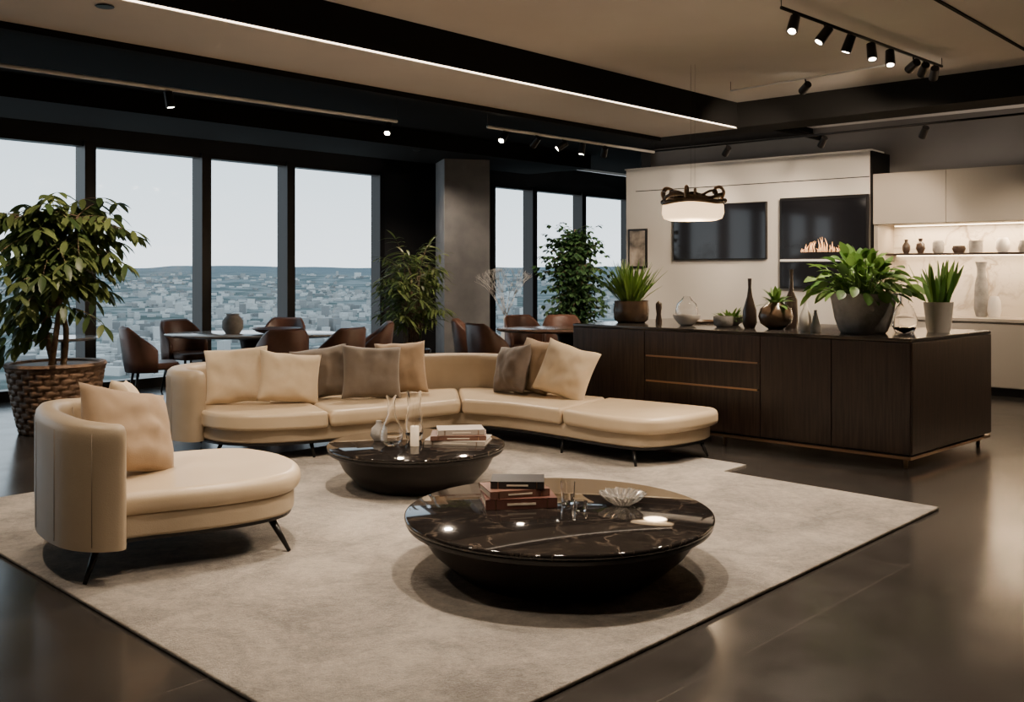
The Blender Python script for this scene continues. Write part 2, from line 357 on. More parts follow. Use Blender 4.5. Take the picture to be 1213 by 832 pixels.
w=bpy.data.worlds.new('dusk_sky'); scene.world=w; w.use_nodes=True; nt=w.node_tree
bg=nt.nodes['Background']; tc=nt.nodes.new('ShaderNodeTexCoord'); sp=nt.nodes.new('ShaderNodeSeparateXYZ'); rp=nt.nodes.new('ShaderNodeValToRGB')
nt.links.new(tc.outputs['Generated'],sp.inputs[0]); nt.links.new(sp.outputs['Z'],rp.inputs[0]); nt.links.new(rp.outputs[0],bg.inputs[0])
rp.color_ramp.elements[0].position=0; rp.color_ramp.elements[0].color=(.82,.86,.88,1)
rp.color_ramp.elements[1].position=.35; rp.color_ramp.elements[1].color=(.40,.49,.55,1)
e2=rp.color_ramp.elements.new(.12); e2.color=(.62,.70,.75,1)
bg.inputs[1].default_value=2.7

# ------------------------------------------------------------------ rugs
def rect(p,du,dv,u,v): p=Vector(p);u=Vector(u);v=Vector(v); return [p,p+u*du,p+u*du+v*dv,p+v*dv]
ru=(.69,.724); rl=(-.717,.697)
e=E('area_rug'); prism('pile',rect((-.387,2.857),4.43,4.53,ru,rl),.002,.020,rugm,e,bevel=.006,seg=2)
e=E('area_rug'); prism('pile',rect((1.79-.69*1.2,7.42-.724*1.2),1.2,4.2,ru,rl),.0005,.012,rugm2,e)

# ------------------------------------------------------------------ sectional sofa
sofa=E('sectional_sofa')
cA=cr([(-2.5,7.74),(-2.3,7.54),(-2.0,7.46),(-1.65,7.55),(-1.44,7.65)],5)+[Vector(p) for p in [(-1.93,8.66),(-2.45,8.43),(-2.66,8.22),(-2.64,7.95)]]
cB=cr([(-1.43,7.655),(-1.1,7.86),(-.75,8.12),(-.44,8.37)],5)+[Vector(p) for p in [(-.52,9.24),(-1.0,9.1),(-1.5,8.88),(-1.92,8.67)]]
cC=cr([(-.43,8.37),(-.1,8.22),(.15,8.02),(.385,7.79)],5)+[Vector(p) for p in [(.83,8.54),(.4,8.84),(0,9.1),(-.3,9.24),(-.51,9.25)]]
cD=cr([(.395,7.78),(.62,7.52),(.85,7.33),(1.05,7.28),(1.3,7.40),(1.55,7.64),(1.66,7.82),(1.58,7.98),(1.25,8.25),(.84,8.53)],5)
for i,c in enumerate((cA,cB,cC,cD)):
    prism('seat_cushion_%d'%(i+1),c,.255,.385,leather,sofa,bevel=.045,seg=5)
baseF=cr([(-2.5,7.78),(-2.3,7.59),(-2.0,7.51),(-1.65,7.6),(-1.1,7.92),(-.75,8.18),(-.43,8.43),(-.08,8.27),(.17,8.07),(.42,7.82),(.66,7.57),(.88,7.38),(1.05,7.34),(1.28,7.46),(1.5,7.66),(1.6,7.82)],5)
baseB=[Vector(p) for p in [(1.55,7.94),(1.22,8.2),(.84,8.5),(.4,8.82),(0,9.1),(-.3,9.22),(-.6,9.22),(-1.0,9.08),(-1.5,8.86),(-2.0,8.63),(-2.45,8.4),(-2.66,8.2),(-2.64,7.95)]]
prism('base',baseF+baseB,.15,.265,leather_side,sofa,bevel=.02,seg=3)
prism('plinth_frame',[p for p in baseF+baseB],.135,.152,black,sofa)
cl=cr([(-2.46,7.70),(-2.66,7.82),(-2.78,8.08),(-2.74,8.36),(-2.5,8.58),(-2.05,8.78),(-1.5,9.0),(-.95,9.24),(-.42,9.37),(-.02,9.22),(.3,8.97),(.62,8.72)],6)
def shell(name,cl,th,z0,ztop,mat,parent,crown=.03):
    n=len(cl); V=[];F=[]
    for i,p in enumerate(cl):
        d=(cl[min(i+1,n-1)]-cl[max(i-1,0)]).normalized(); nn=Vector((-d.y,d.x))
        zt=ztop[0]+(ztop[1]-ztop[0])*math.sin(math.pi*i/(n-1)) if isinstance(ztop,tuple) else ztop
        ends=min(i,n-1-i); k=1 if ends>=3 else (.45,.8,.95)[ends]; zt-= (0 if ends>=3 else (.035,.012,.003)[ends])
        prof=[(-.5,z0),(-.5,z0+.04)]+[(-.5,zt-.10),(-.5,zt-.06),(-.44,zt-.025),(-.3,zt-.006),(0,zt),(.3,zt-.006),(.44,zt-.025),(.5,zt-.06),(.5,zt-.10)]+[(.5,z0+.04),(.5,z0)]
        for a,z in prof: V.append((p.x+nn.x*a*th*k,p.y+nn.y*a*th*k,z))
    m=13
    for i in range(n-1):
        for j in range(m):
            j2=(j+1)%m; F.append((i*m+j,i*m+j2,(i+1)*m+j2,(i+1)*m+j))
    F.append(tuple(range(m))); F.append(tuple((n-1)*m+j for j in range(m)))
    o=mesh(name,V,F,mat,parent,smooth=True); e=o.modifiers.new('es','EDGE_SPLIT'); e.split_angle=R(60); return o
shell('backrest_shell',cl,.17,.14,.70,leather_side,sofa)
def seams(cl,idx,th,z0,z1,parent,side=1):
    n=len(cl)
    for i in idx:
        p=cl[i]; d=(cl[min(i+1,n-1)]-cl[max(i-1,0)]).normalized(); nn=Vector((-d.y,d.x))*side
        q=p+nn*(th/2)
        tube('seam',[(q.x,q.y,z0+.02),(q.x,q.y,z1-.06)],.0022,piping,parent,n=6)
seams(cl,(6,10,14),.17,.16,.70,sofa,-1); seams(cl,(6,10,14,36,42,48,54),.17,.16,.70,sofa,1)
for (x,y,dx,dy) in [(-1.6,7.72,.04,-.06),(.93,7.42,.0,-.12),(1.5,7.72,.05,-.03),(.42,7.9,-.02,-.06),(-2.62,8.3,-.04,0),(-2.3,7.72,-.05,-.05),(-.4,9.1,0,.0),(.5,8.65,.03,.03),(-1.5,8.8,0,.04)]:
    leg('leg',(x,y,.145),(x+dx,y+dy,.021),.019,.010,black,sofa)
for p,yv,ww,m,hh,rl_ in [((-2.30,8.12),10,.52,fab_cream,.48,-4),((-1.87,8.16),24,.52,fab_cream,.44,7),((-1.66,8.46),14,.50,fab_taupe,.46,-7),((-1.22,8.44),18,.52,fab_taupe,.47,3),((-1.00,8.78),10,.46,fab_tan,.48,-3),
    ((.00,8.80),-52,.42,fab_brown,.45,-8),((.22,8.80),-42,.42,fab_tan,.50,5),((.47,8.48),-26,.52,fab_cream,.48,15)]:
    pillow(sofa,(p[0],p[1],.375+hh/2),ww,hh,.19,R(yv),R(18),m,R(rl_))

# ------------------------------------------------------------------ armchair
ac=E('lounge_armchair',(-1.84,5.22,0),R(33))
seatP=cr([(-.50,-.40),(-.2,-.50),(.22,-.53),(.52,-.44),(.66,-.18),(.66,.15),(.52,.44),(.22,.53),(-.2,.50),(-.50,.40)],6,True)
prism('seat_cushion',seatP,.315,.43,leather,ac,bevel=.05,seg=5)
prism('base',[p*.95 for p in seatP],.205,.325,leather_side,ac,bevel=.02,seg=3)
prism('base_frame',[p*.93 for p in seatP],.19,.207,black,ac)
ccl=cr([(-.33,-.54),(-.43,-.51),(-.52,-.40),(-.57,-.22),(-.59,0),(-.57,.22),(-.52,.40),(-.43,.52),(-.25,.57)],7)
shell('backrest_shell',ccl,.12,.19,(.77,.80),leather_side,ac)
seams(ccl,(8,18,28,38,48),.12,.19,.80,ac,-1)
seams(ccl,(8,18,28,38,48),.12,.19,.80,ac,1)
for sx,sy in ((-1,-1),(1,-1),(-1,1),(1,1)):
    leg('leg',(sx*.42,sy*.38,.20),(sx*.50,sy*.46,.021),.021,.010,black,ac)
pillow(ac,(-.13,.40,.655),.44,.46,.17,R(90-20),R(14),fab_cream,R(6))
pillow(ac,(-.21,.0,.655),.60,.47,.20,R(90-52),R(22),fab_tan,R(14))

# ------------------------------------------------------------------ coffee tables
def coffee(loc,r,rb,h):
    e=E('coffee_table',(loc[0],loc[1],.021))
    lathe('bowl_base',[(0,0),(rb*.96,0),(rb,.008),(rb+.03,.03),(rb+(r-rb)*.5,h*.42),(r-.06,h*.78),(r-.015,h-.05),(r-.012,h-.034),(r-.03,h-.032),(0,h-.032)],bowlmat,e,segs=96)
    lathe('marble_top',[(0,h-.028),(r-.012,h-.028),(r-.002,h-.022),(r,h-.012),(r-.003,h-.003),(r-.010,h),(0,h)],marble_b,e,segs=96)
    lathe('rim_band',[(r-.03,h-.034),(r-.006,h-.034),(r-.006,h-.028),(r-.03,h-.028)],black,e,segs=96)
    return e
T1=(.23,4.8);T2=(-.66,6.7)
coffee(T1,.76,.49,.29); coffee(T2,.61,.38,.285)
def book(parent,c,s,rz,mat):
    e=parent; x,y,z=s
    ca,sa=math.cos(rz),math.sin(rz)
    def P(lx,ly,lz): return (c[0]+lx*ca-ly*sa,c[1]+lx*sa+ly*ca,c[2]+lz)
    box('book_pages',P(0,0,z/2),(x-.012,y-.012,z-.008),pages,e,(0,0,rz))
    box('book_cover_bottom',P(0,0,.002),(x,y,.004),mat,e,(0,0,rz)); box('book_cover_top',P(0,0,z-.002),(x,y,.004),mat,e,(0,0,rz))
    box('book_spine',P(0,-y/2+.003,z/2),(x,.006,z),mat,e,(0,0,rz))
    for k in (-.36,.36): box('spine_band',P(x*k,-y/2-.0005,z/2),(.006,.002,z*.9),brass,e,(0,0,rz))
    box('spine_title',P(0,-y/2-.0005,z/2),(x*.4,.002,z*.22),pages,e,(0,0,rz))
bs=E('book_stack',(.03,4.95,.312))
book(bs,(0,0,0),(.36,.26,.05),R(8),bk4); book(bs,(-.02,.01,.0505),(.31,.23,.036),R(16),bk1); book(bs,(-.0,.02,.087),(.27,.19,.036),R(-2),bk2)
bs=E('book_stack',(-.37,6.74,.307))
book(bs,(0,0,0),(.42,.30,.03),R(-8),bk3); book(bs,(.0,.0,.0305),(.38,.27,.030),R(2),bk1); book(bs,(0.01,.01,.061),(.32,.22,.036),R(8),bk3)
def tumbler(loc,r,h,name='drinking_glass'):
    e=E(name,loc); lathe('glass_body',[(0,0),(r*.85,0),(r,h),(r-.004,h),(r*.85-.004,.008),(0,.008)],glass,e,segs=32); return e
tumbler((.285,4.95,.312),.038,.11); tumbler((.34,4.80,.312),.034,.045,'glass_candle_cup')
def glassbowl(loc,r,h):
    e=E('cut_glass_bowl',loc); V=[];F=[]; n=48
    prof=[(0,0),(r*.35,0),(r*.7,h*.45),(r,h),(r-.008,h),(r*.68,h*.45+.008),(r*.33,.008),(0,.008)]; m=len(prof)
    for i in range(n):
        a=2*math.pi*i/n
        for k,(rr_,z) in enumerate(prof):
            f=1+.05*(1 if i%2 else -1)*(1 if 0<k<5 else 0); V.append((rr_*f*math.cos(a),rr_*f*math.sin(a),z+ (.006 if i%4<2 and k in(3,4) else 0)))
    for i in range(n):
        for k in range(m-1): F.append((i*m+k,((i+1)%n)*m+k,((i+1)%n)*m+k+1,i*m+k+1))
    mesh('bowl_body',V,F,M('cut_glass',(.92,.88,.82),.1,trans=.9,ior=1.5),e); return e
glassbowl((.56,4.92,.312),.12,.055)
def vase(name,loc,prof,mat,segs=40): 
    e=E(name,loc); lathe('vase_body',prof,mat,e,segs=segs); return e
def hollow(p,t=.006):
    inner=[(max(r-t,0.001),z) for r,z in reversed(p)]; inner[-1]=(0,p[0][1]+t); return [(0,p[0][1])]+p+inner[:-1]+[(0,p[0][1]+t)]
vase('glass_bulb_vase',(-.82,6.60,.307),hollow([(.04,0),(.075,.04),(.08,.09),(.055,.15),(.028,.21),(.026,.30),(.04,.34)],.004),glass)
vase('glass_hurricane_vase',(-.69,6.84,.307),hollow([(.05,0),(.065,.05),(.06,.14),(.045,.24),(.055,.34)],.004),glass)
e=E('pillar_candle',(-.66,6.58,.307)); lathe('wax',[(0,0),(.03,0),(.03,.13),(.026,.135),(0,.132)],candle,e,segs=24); tube('wick',[(0,0,.13),(0,0,.145)],.002,black,e,n=6)
vase('stone_jug',(-.93,6.78,.307),[(0,0),(.035,0),(.06,.04),(.05,.09),(.02,.12),(.02,.14),(0,.14)],ceramic_g)

# ------------------------------------------------------------------ kitchen island
C0=Vector((2.98,7.25)); iu=Vector((-.75,.66)).normalized(); iv=Vector((.73,.683)).normalized()
def IP(a,b): return C0+iu*a+iv*b
isl=E('kitchen_island'); IL,IDp=3.18,1.5; IT=.985; IB=.115
def quad(a0,a1,b0,b1): return [IP(a0,b0),IP(a1,b0),IP(a1,b1),IP(a0,b1)]
prism('carcass',quad(.012,IL-.012,.012,IDp-.012),IB,IT-.03,wood,isl)
prism('countertop',quad(-.005,IL+.005,-.005,IDp+.005),IT-.028,IT,stone_top,isl,bevel=.004,seg=2)
prism('bronze_plinth_rail',quad(.0,IL,.0,IDp),.075,.097,brass,isl)
prism('plinth_recess',quad(.03,IL-.03,.03,IDp-.03),.097,IB,black,isl)
def panel(a0,a1,z0,z1,nm): prism(nm,quad(a0+.003,a1-.003,-.010,.013),z0+.003,z1-.003,wood,isl,bevel=.002,seg=1)
panel(.0,.61,IB,IT-.03,'door_panel'); panel(.61,1.22,IB,IT-.03,'door_panel'); panel(2.36,3.18,IB,IT-.03,'door_panel')
zs=[IB,.50,.725,IT-.03]
for z0,z1 in zip(zs[:-1],zs[1:]): panel(1.22,2.36,z0,z1,'drawer_front')
for z in (.505,.73): prism('bronze_drawer_pull',quad(1.24,2.34,-.020,-.008),z-.010,z+.004,brass,isl)
prism('side_panel',quad(-.010,.013,.003,IDp-.003),IB+.003,IT-.033,wood,isl,bevel=.002,seg=1)
for a,b in ((.07,.07),(IL-.07,.07),(.07,IDp-.07),(IL-.07,IDp-.07),(1.6,.07),(1.6,IDp-.07)):
    p=IP(a,b); leg('leg',(p.x,p.y,.09),(p.x,p.y,0),.022,.014,brass,isl)

def pot(e,prof,mat,soilr,soilz):
    lathe('pot',prof,mat,e,segs=48); lathe('soil',[(0,soilz-.01),(soilr,soilz-.01),(soilr,soilz),(0,soilz+.005)],soil,e,segs=32)
def z3(p,z=IT): return (p.x,p.y,z)
e=E('potted_aloe',z3(IP(2.9,.5)),0)
pot(e,hollow([(.13,0),(.165,.03),(.175,.12),(.165,.20),(.17,.215)],.012),bronzepot,.155,.19)
V=[];F=[]
for i in range(150):
    a=random.random()*6.28; el=random.uniform(.75,1.5); r=random.uniform(0,.11)
    leaf_geo(V,F,(r*math.cos(a),r*math.sin(a),.18),(math.cos(a)*math.cos(el),math.sin(a)*math.cos(el),math.sin(el)),random.uniform(.28,.46),.028,.25,.5,6)
mesh('foliage',V,F,leafC,e,smooth=True)
e=E('potted_peace_lily',z3(IP(.58,.45)),0)
pot(e,hollow([(.17,0),(.19,.02),(.225,.12),(.25,.26),(.262,.30),(.262,.325)],.02),ceramic_g,.235,.29)
V=[];F=[];SV=[];SF=[]
for i in range(190):
    a=random.random()*6.28; el=random.uniform(.2,1.5); L0=random.uniform(.12,.34); r=random.uniform(.0,.16)
    d=Vector((math.cos(a)*math.cos(el),math.sin(a)*math.cos(el),math.sin(el))); p0=Vector((r*math.cos(a),r*math.sin(a),.29)); p1=p0+d*L0*.6; p2=p1+(d+Vector((0,0,-.2))).normalized()*L0*.4
    tube_geo(SV,SF,[p0,p1,p2],.003,5)
    dd=Vector((d.x,d.y,d.z-.65+random.uniform(-.2,.3)))
    leaf_geo(V,F,p2,dd,random.uniform(.10,.16),random.uniform(.065,.09),.6,.2,6,random.uniform(-.6,.6))
mesh('foliage',V,F,leafC,e,smooth=True); mesh('stems',SV,SF,leafC,e,smooth=True)
e=E('potted_snake_plant',z3(IP(.2,.96)),0)
pot(e,hollow([(.085,0),(.095,.03),(.115,.24),(.12,.25)],.012),ceramic_w,.105,.225)
V=[];F=[]
for i in range(34):
    a=random.random()*6.28; el=random.uniform(1.1,1.5); r=random.uniform(0,.08)
    leaf_geo(V,F,(r*math.cos(a),r*math.sin(a),.2),(math.cos(a)*math.cos(el),math.sin(a)*math.cos(el),math.sin(el)),random.uniform(.26,.42),.045,.02,.4,6,random.uniform(0,3))
mesh('foliage',V,F,leafC,e,smooth=True)
vase('glass_bottle_vase',z3(IP(.36,.70)),hollow([(.07,0),(.095,.05),(.10,.12),(.07,.20),(.035,.25),(.04,.33)],.004),glass)
vase('white_bottle_vase',z3(IP(1.06,.42)),[(0,0),(.04,0),(.055,.04),(.05,.12),(.02,.20),(.012,.26),(.016,.30),(0,.30)],ceramic_w)
vase('small_cone_vase',z3(IP(.94,.36)),[(0,0),(.045,0),(.04,.04),(.012,.16),(.014,.18),(0,.18)],ceramic_g)
e=vase('round_bronze_vase',z3(IP(1.35,.45)),hollow([(.06,0),(.13,.05),(.15,.11),(.13,.18),(.07,.22),(.06,.235)],.008),bronzepot)
V=[];F=[]
for i in range(34):
    a=random.random()*6.28; el=random.uniform(.3,1.4)
    leaf_geo(V,F,(0,0,.20),(math.cos(a)*math.cos(el),math.sin(a)*math.cos(el),math.sin(el)),random.uniform(.12,.22),.05,.8,.2,6)
mesh('foliage',V,F,leafC,e,smooth=True)
vase('tall_dark_bottle',z3(IP(1.36,.72)),[(0,0),(.05,0),(.06,.05),(.055,.25),(.02,.33),(.014,.46),(.018,.52),(0,.52)],ceramic_d)
vase('tall_dark_bottle',z3(IP(1.58,.42)),[(0,0),(.045,0),(.065,.05),(.06,.16),(.025,.28),(.014,.36),(.018,.44),(0,.44)],ceramic_d)
vase('concrete_cup',z3(IP(1.84,.42)),hollow([(.06,0),(.085,.02),(.09,.09),(.085,.10)],.008),ceramic_g)
e=vase('succulent_bowl',z3(IP(1.98,.75)),hollow([(.07,0),(.11,.03),(.15,.085)],.008),ceramic_g)
V=[];F=[]
for i in range(60):
    a=random.random()*6.28; el=random.uniform(.1,1.3); r=random.uniform(0,.09)
    leaf_geo(V,F,(r*math.cos(a),r*math.sin(a),.05),(math.cos(a)*math.cos(el),math.sin(a)*math.cos(el),math.sin(el)),random.uniform(.08,.16),.03,.5,.3,5)
mesh('foliage',V,F,leafC,e,smooth=True)
e=vase('ceramic_bowl_with_cloche',z3(IP(2.22,.42)),hollow([(.05,0),(.08,.02),(.12,.07),(.125,.10)],.008),ceramic_w)
lathe('glass_cloche',[(.10,.08),(.105,.14),(.09,.20),(.05,.24),(.03,.27),(.028,.27),(.045,.236),(.085,.197),(.10,.14),(.096,.08)],glass,e,segs=32)
vase('dark_pepper_mill',z3(IP(2.62,.55)),[(0,0),(.03,0),(.032,.02),(.022,.09),(.03,.15),(.03,.19),(.012,.21),(0,.22)],ceramic_d)
e=E('serving_tray',z3(IP(2.45,.95))); lathe('tray',hollow([(.16,0),(.19,.004),(.20,.02)],.006),bronzepot,e); 

# ------------------------------------------------------------------ kitchen + media wall
kw=E('wall_media_panel',(*KO,0),ka)
bx('panel_body',-5.48,-1.69,0,.40,0,3.04,wallw,kw,bevel=.004)
bx('panel_groove',-5.3,-1.69,-.006,.0,2.70,2.712,darkwall,kw); bx('panel_edge',-1.69,-1.66,.02,.62,0,3.04,blackmat,kw)
bx('panel_cap',-5.5,-1.66,-.01,.42,3.04,3.06,wallw,kw)
tv=E('wall_television',(*KP(-3.85,-.01),2.05),ka)
bx('bezel',-.745,.745,-.05,.0,-.40,.40,black,tv,bevel=.005); bx('screen',-.73,.73,-.053,-.049,-.385,.385,screen,tv)
fpz=E('wall_fireplace_unit',(*KP(-2.29,-.01),0),ka)
bx('surround',-.61,.61,-.06,.0,1.25,2.48,black,fpz,bevel=.006)
bx('upper_glass',-.58,.58,-.066,-.058,1.66,2.44,screen,fpz); bx('lower_glass',-.58,.58,-.066,-.058,1.28,1.60,screen,fpz)
bx('chrome_divider',-.60,.60,-.075,-.058,1.615,1.645,whitemetal,fpz)
flame=M('flame',(1,.5,.2),.5,emit=(1,.55,.28),es=.7)  # glowing strokes that stand in for blurry reflections in the upper glass
V=[];F=[]
for i in range(30):
    x=-.30+.6*i/29+random.uniform(-.01,.01); h=random.uniform(.06,.24)*(1-abs(i-14.5)/20)
    tube_geo(V,F,[(x,-.072,1.74),(x+random.uniform(-.02,.02),-.075,1.74+h*.5),(x+random.uniform(-.02,.02),-.072,1.74+h)],[.010,.010,.001],6)
mesh('painted_reflections',V,F,flame,fpz,smooth=True)
pf=E('picture_frame',(*KP(-5.25,-.005),1.83),ka)
bx('frame',-.17,.17,-.03,0,-.30,.30,black,pf,bevel=.004); bx('mat_board',-.14,.14,-.034,-.029,-.27,.27,M('art_print',(.05,.045,.04),.5,c2=(.4,.34,.28),ns=5),pf)

kc=E('kitchen_cabinets',(*KO,0),ka)
X0,X1=-1.65,4.5
bx('toe_kick',X0,X1,.06,.6,0,.1,black,kc); bx('base_carcass',X0,X1,.02,.64,.1,.88,cab,kc)
bx('worktop',X0,X1,-.02,.65,.88,.92,cab,kc,bevel=.003)
x=X0
while x<X1-.1:
    bx('base_door',x+.004,min(x+.9,X1)-.004,0,.022,.11,.86,cab,kc,bevel=.002)
    bx('upper_door',x+.004,min(x+.9,X1)-.004,.0,.022,2.085,2.73,cab,kc,bevel=.002); x+=.9
bx('upper_carcass',X0,X1,.02,.64,2.08,2.735,cab,kc)
bx('splashback',X0,X1,.60,.65,.92,2.08,marble_w,kc)
bx('niche_side',X0,X0+.05,.04,.62,.92,2.08,cab,kc)
bx('floating_shelf',X0+.05,X1,.30,.60,1.69,1.715,wood,kc); bx('under_cabinet_led',X0+.1,X1,.50,.52,2.070,2.079,ledk,kc); bx('shelf_led',X0+.1,X1,.57,.585,1.682,1.689,ledk,kc)
def klight(x,y,z,sx,sy,e_,nm,up=False):
    l=bpy.data.lights.new(nm,'AREA'); l.shape='RECTANGLE'; l.size=sx; l.size_y=sy; l.energy=e_; l.color=(1,.72,.45)
    o=bpy.data.objects.new(nm,l); col.objects.link(o); o.parent=kc; o.location=(x,y,z)
    if up: o.rotation_euler=(R(180),0,0); l.color=(1,.84,.70)
klight(1.4,.42,2.06,5.8,.06,125,'led_lamp_upper'); klight(1.4,.42,1.675,5.8,.05,65,'led_lamp_shelf')
klight(1.4,.30,2.76,5.6,.3,11,'added_uplight_cabinet',True); klight(-3.6,.3,3.08,3.6,.1,4,'added_uplight_panel',True)  # unseen uplights added to brighten the grey upper wall and ceiling
for i,(p,m) in enumerate([([(0,0),(.03,0),(.05,.04),(.05,.1),(.02,.15),(.025,.18),(0,.18)],ceramic_d),([(0,0),(.03,0),(.06,.06),(.05,.12),(.02,.15),(.03,.19),(0,.19)],ceramic_d),([(0,0),(.05,0),(.07,.03),(.07,.13),(.05,.16),(0,.16)],ceramic_g),([(0,0),(.06,0),(.085,.05),(.07,.09),(0,.09)],ceramic_d),([(0,0),(.08,0),(.08,.05),(.08,.15),(0,.15)],ceramic_g),([(0,0),(.05,0),(.08,.05),(.08,.13),(.05,.18),(0,.18)],ceramic_w),([(0,0),(.06,0),(.07,.06),(.05,.14),(0,.14)],ceramic_g)]):
    lx=[-1.38,-1.20,-.98,-.73,-.53,-.22,.02][i]
    vase('shelf_vase',(*KP(lx,.44),1.716),p,m,24)
vase('tall_white_vase',(*KP(-.45,.38),.921),[(0,0),(.06,0),(.085,.1),(.075,.4),(.05,.52),(.05,.6),(.07,.68),(0,.68)],ceramic_g)
vase('short_white_vase',(*KP(-.28,.30),.921),[(0,0),(.06,0),(.08,.08),(.07,.2),(.045,.26),(0,.26)],ceramic_w)
vase('serving_bowl',(*KP(.2,.3),.921),hollow([(.06,0),(.12,.04),(.15,.09)],.008),ceramic_w)

# ------------------------------------------------------------------ dining
def dchair(x,y,face):
    e=E('dining_chair',(x,y,0),face)
    prism('seat',cr([(-.20,-.22),(.1,-.24),(.25,-.19),(.27,0),(.25,.19),(.1,.24),(-.20,.22),(-.25,0)],4,True),.40,.48,brownleather,e,bevel=.025,seg=3)
    c=cr([(.02,-.26),(-.14,-.25),(-.235,-.16),(-.265,0),(-.235,.16),(-.14,.25),(.02,.26)],5)
    n=len(c); V=[];F=[]
    for i,p in enumerate(c):
        s=math.sin(math.pi*i/(n-1)); d=(c[min(i+1,n-1)]-c[max(i-1,0)]).normalized(); nn=Vector((-d.y,d.x)); zt=.62+.26*min(1,s*1.25); lean=.07*s
        for a,z in ((-.02,.38),(-.025,.5),(-.022,zt-.03),(0,zt),(.022,zt-.03),(.025,.5),(.02,.38)):
            k=(z-.38)/.5; V.append((p.x+nn.x*a-lean*k,p.y+nn.y*a,z))
    m=7
    for i in range(n-1):
        for j in range(m): F.append((i*m+j,i*m+(j+1)%m,(i+1)*m+(j+1)%m,(i+1)*m+j))
    F.append(tuple(range(m))); F.append(tuple((n-1)*m+j for j in range(m)))
    mesh('backrest',V,F,brownleather,e,smooth=True)
    for sx in (-1,1):
        for sy in (-1,1): leg('leg',(sx*.17,sy*.17,.41),(sx*.23,sy*.22,0),.016,.010,black,e)
def face(x,y,tx,ty): return math.atan2(ty-y,tx-x)
TA=(-3.0,11.35); TB=(.75,12.25)
for x,y in ((-4.0,10.8),(-4.02,12.05),(-2.95,12.4),(-1.76,11.6),(-2.5,10.45),(-1.95,10.65)): dchair(x,y,face(x,y,*TA))
dchair(-.20,11.5,face(-.25,11.55,*TB)); dchair(-.42,12.3,face(-.42,12.3,*TB)); dchair(.22,13.15,face(.22,13.15,*TB)); dchair(.70,13.2,face(.70,13.2,*TB))
def dtable(c,a,b,topm,rz=0):
    e=E('dining_table',(c[0],c[1],0),rz)
    lathe('table_top',[(0,.725),(.94,.725),(1,.745),(1,.755),(.99,.76),(0,.76)],topm,e,segs=80,sx=a,sy=b)
    lathe('pedestal',[(0,0),(.34,0),(.34,.02),(.12,.06),(.09,.35),(.14,.68),(.22,.725),(0,.725)],black,e,segs=48,sx=1.3,sy=.9)
walnut=M('walnut_top',(.11,.065,.045),.22,c2=(.17,.105,.075),ns=3,stretch=(1,6,1))
stonetop=M('pale_stone_top',(.26,.24,.22),.12,c2=(.36,.33,.31),ns=3)
dtable(TA,1.05,.58,stonetop); dtable(TB,.95,.55,walnut)
vase('stone_vase',(-3.25,11.3,.761),[(0,0),(.08,0),(.12,.06),(.12,.15),(.07,.21),(.075,.23),(0,.23)],ceramic_g)
vase('shallow_bowl',(-2.72,11.2,.761),hollow([(.12,0),(.22,.03),(.28,.07)],.008),brownleather)
e=E('side_table',(-4.95,10.7,0)); lathe('top',[(0,.73),(.35,.73),(.36,.745),(.35,.76),(0,.76)],stonetop,e,segs=48); lathe('stem',[(0,0),(.2,0),(.2,.015),(.025,.04),(.025,.73),(0,.73)],black,e,segs=32)

# ------------------------------------------------------------------ indoor trees
e=E('potted_tree',(-4.25,9.05,0))
wick=M('woven_rattan',(.13,.075,.045),.6,c2=(.32,.20,.125),ns=10,bump=.4,bs=60,stretch=(1,1,3))
V=[];F=[]
nS,nZ=144,72
for i in range(nS):
    for j in range(nZ+1):
        t=j/nZ; a=2*math.pi*i/nS
        u=i/nS*36; v=t*12
        ck=1 if (int(u)+int(v))%2 else 0
        wv=abs(math.sin(math.pi*u)) if ck else abs(math.sin(math.pi*v))
        r=.29+.12*t**.8+.024*wv**.6
        V.append((r*math.cos(a),r*math.sin(a),.62*t))
for i in range(nS):
    for j in range(nZ): F.append((i*(nZ+1)+j,((i+1)%nS)*(nZ+1)+j,((i+1)%nS)*(nZ+1)+j+1,i*(nZ+1)+j+1))
F.append(tuple(i*(nZ+1) for i in range(nS)))
mesh('woven_basket',V,F,wick,e,smooth=True)
lathe('basket_rim',[(.385,.60),(.43,.60),(.445,.62),(.43,.645),(.385,.64),(.38,.62)],wick,e,segs=48)
lathe('soil',[(0,.55),(.385,.55),(.385,.56),(0,.57)],soil,e)
V=[];F=[];BV=[];BF=[]
def spray(p,d,L,n,ll,lw,Vv,Ff,Bv,Bf,droop=.5,br=.006):
    p=Vector(p); d=Vector(d).normalized(); pts=[p]; dd=d
    for i in range(6):
        dd=(dd+Vector((0,0,-droop/6))).normalized(); pts.append(pts[-1]+dd*L/6)
    tube_geo(Bv,Bf,pts,[br*(1-.12*i) for i in range(7)],5)
    for i in range(n):
        t=(i+1)/n; q=pts[min(6,int(t*6))]
        s=dd.cross(Vector((0,0,1))); s=s.normalized() if s.length>.01 else Vector((1,0,0))
        for sg in (-1,1):
            ld=(dd*.5+s*sg*.9+Vector((0,0,random.uniform(-.5,.1))))
            leaf_geo(Vv,Ff,q,ld,ll*random.uniform(.75,1.15),lw,.7,.2,5,random.uniform(-.4,.4))
    leaf_geo(Vv,Ff,pts[-1],dd,ll,lw,.7,.2,5)
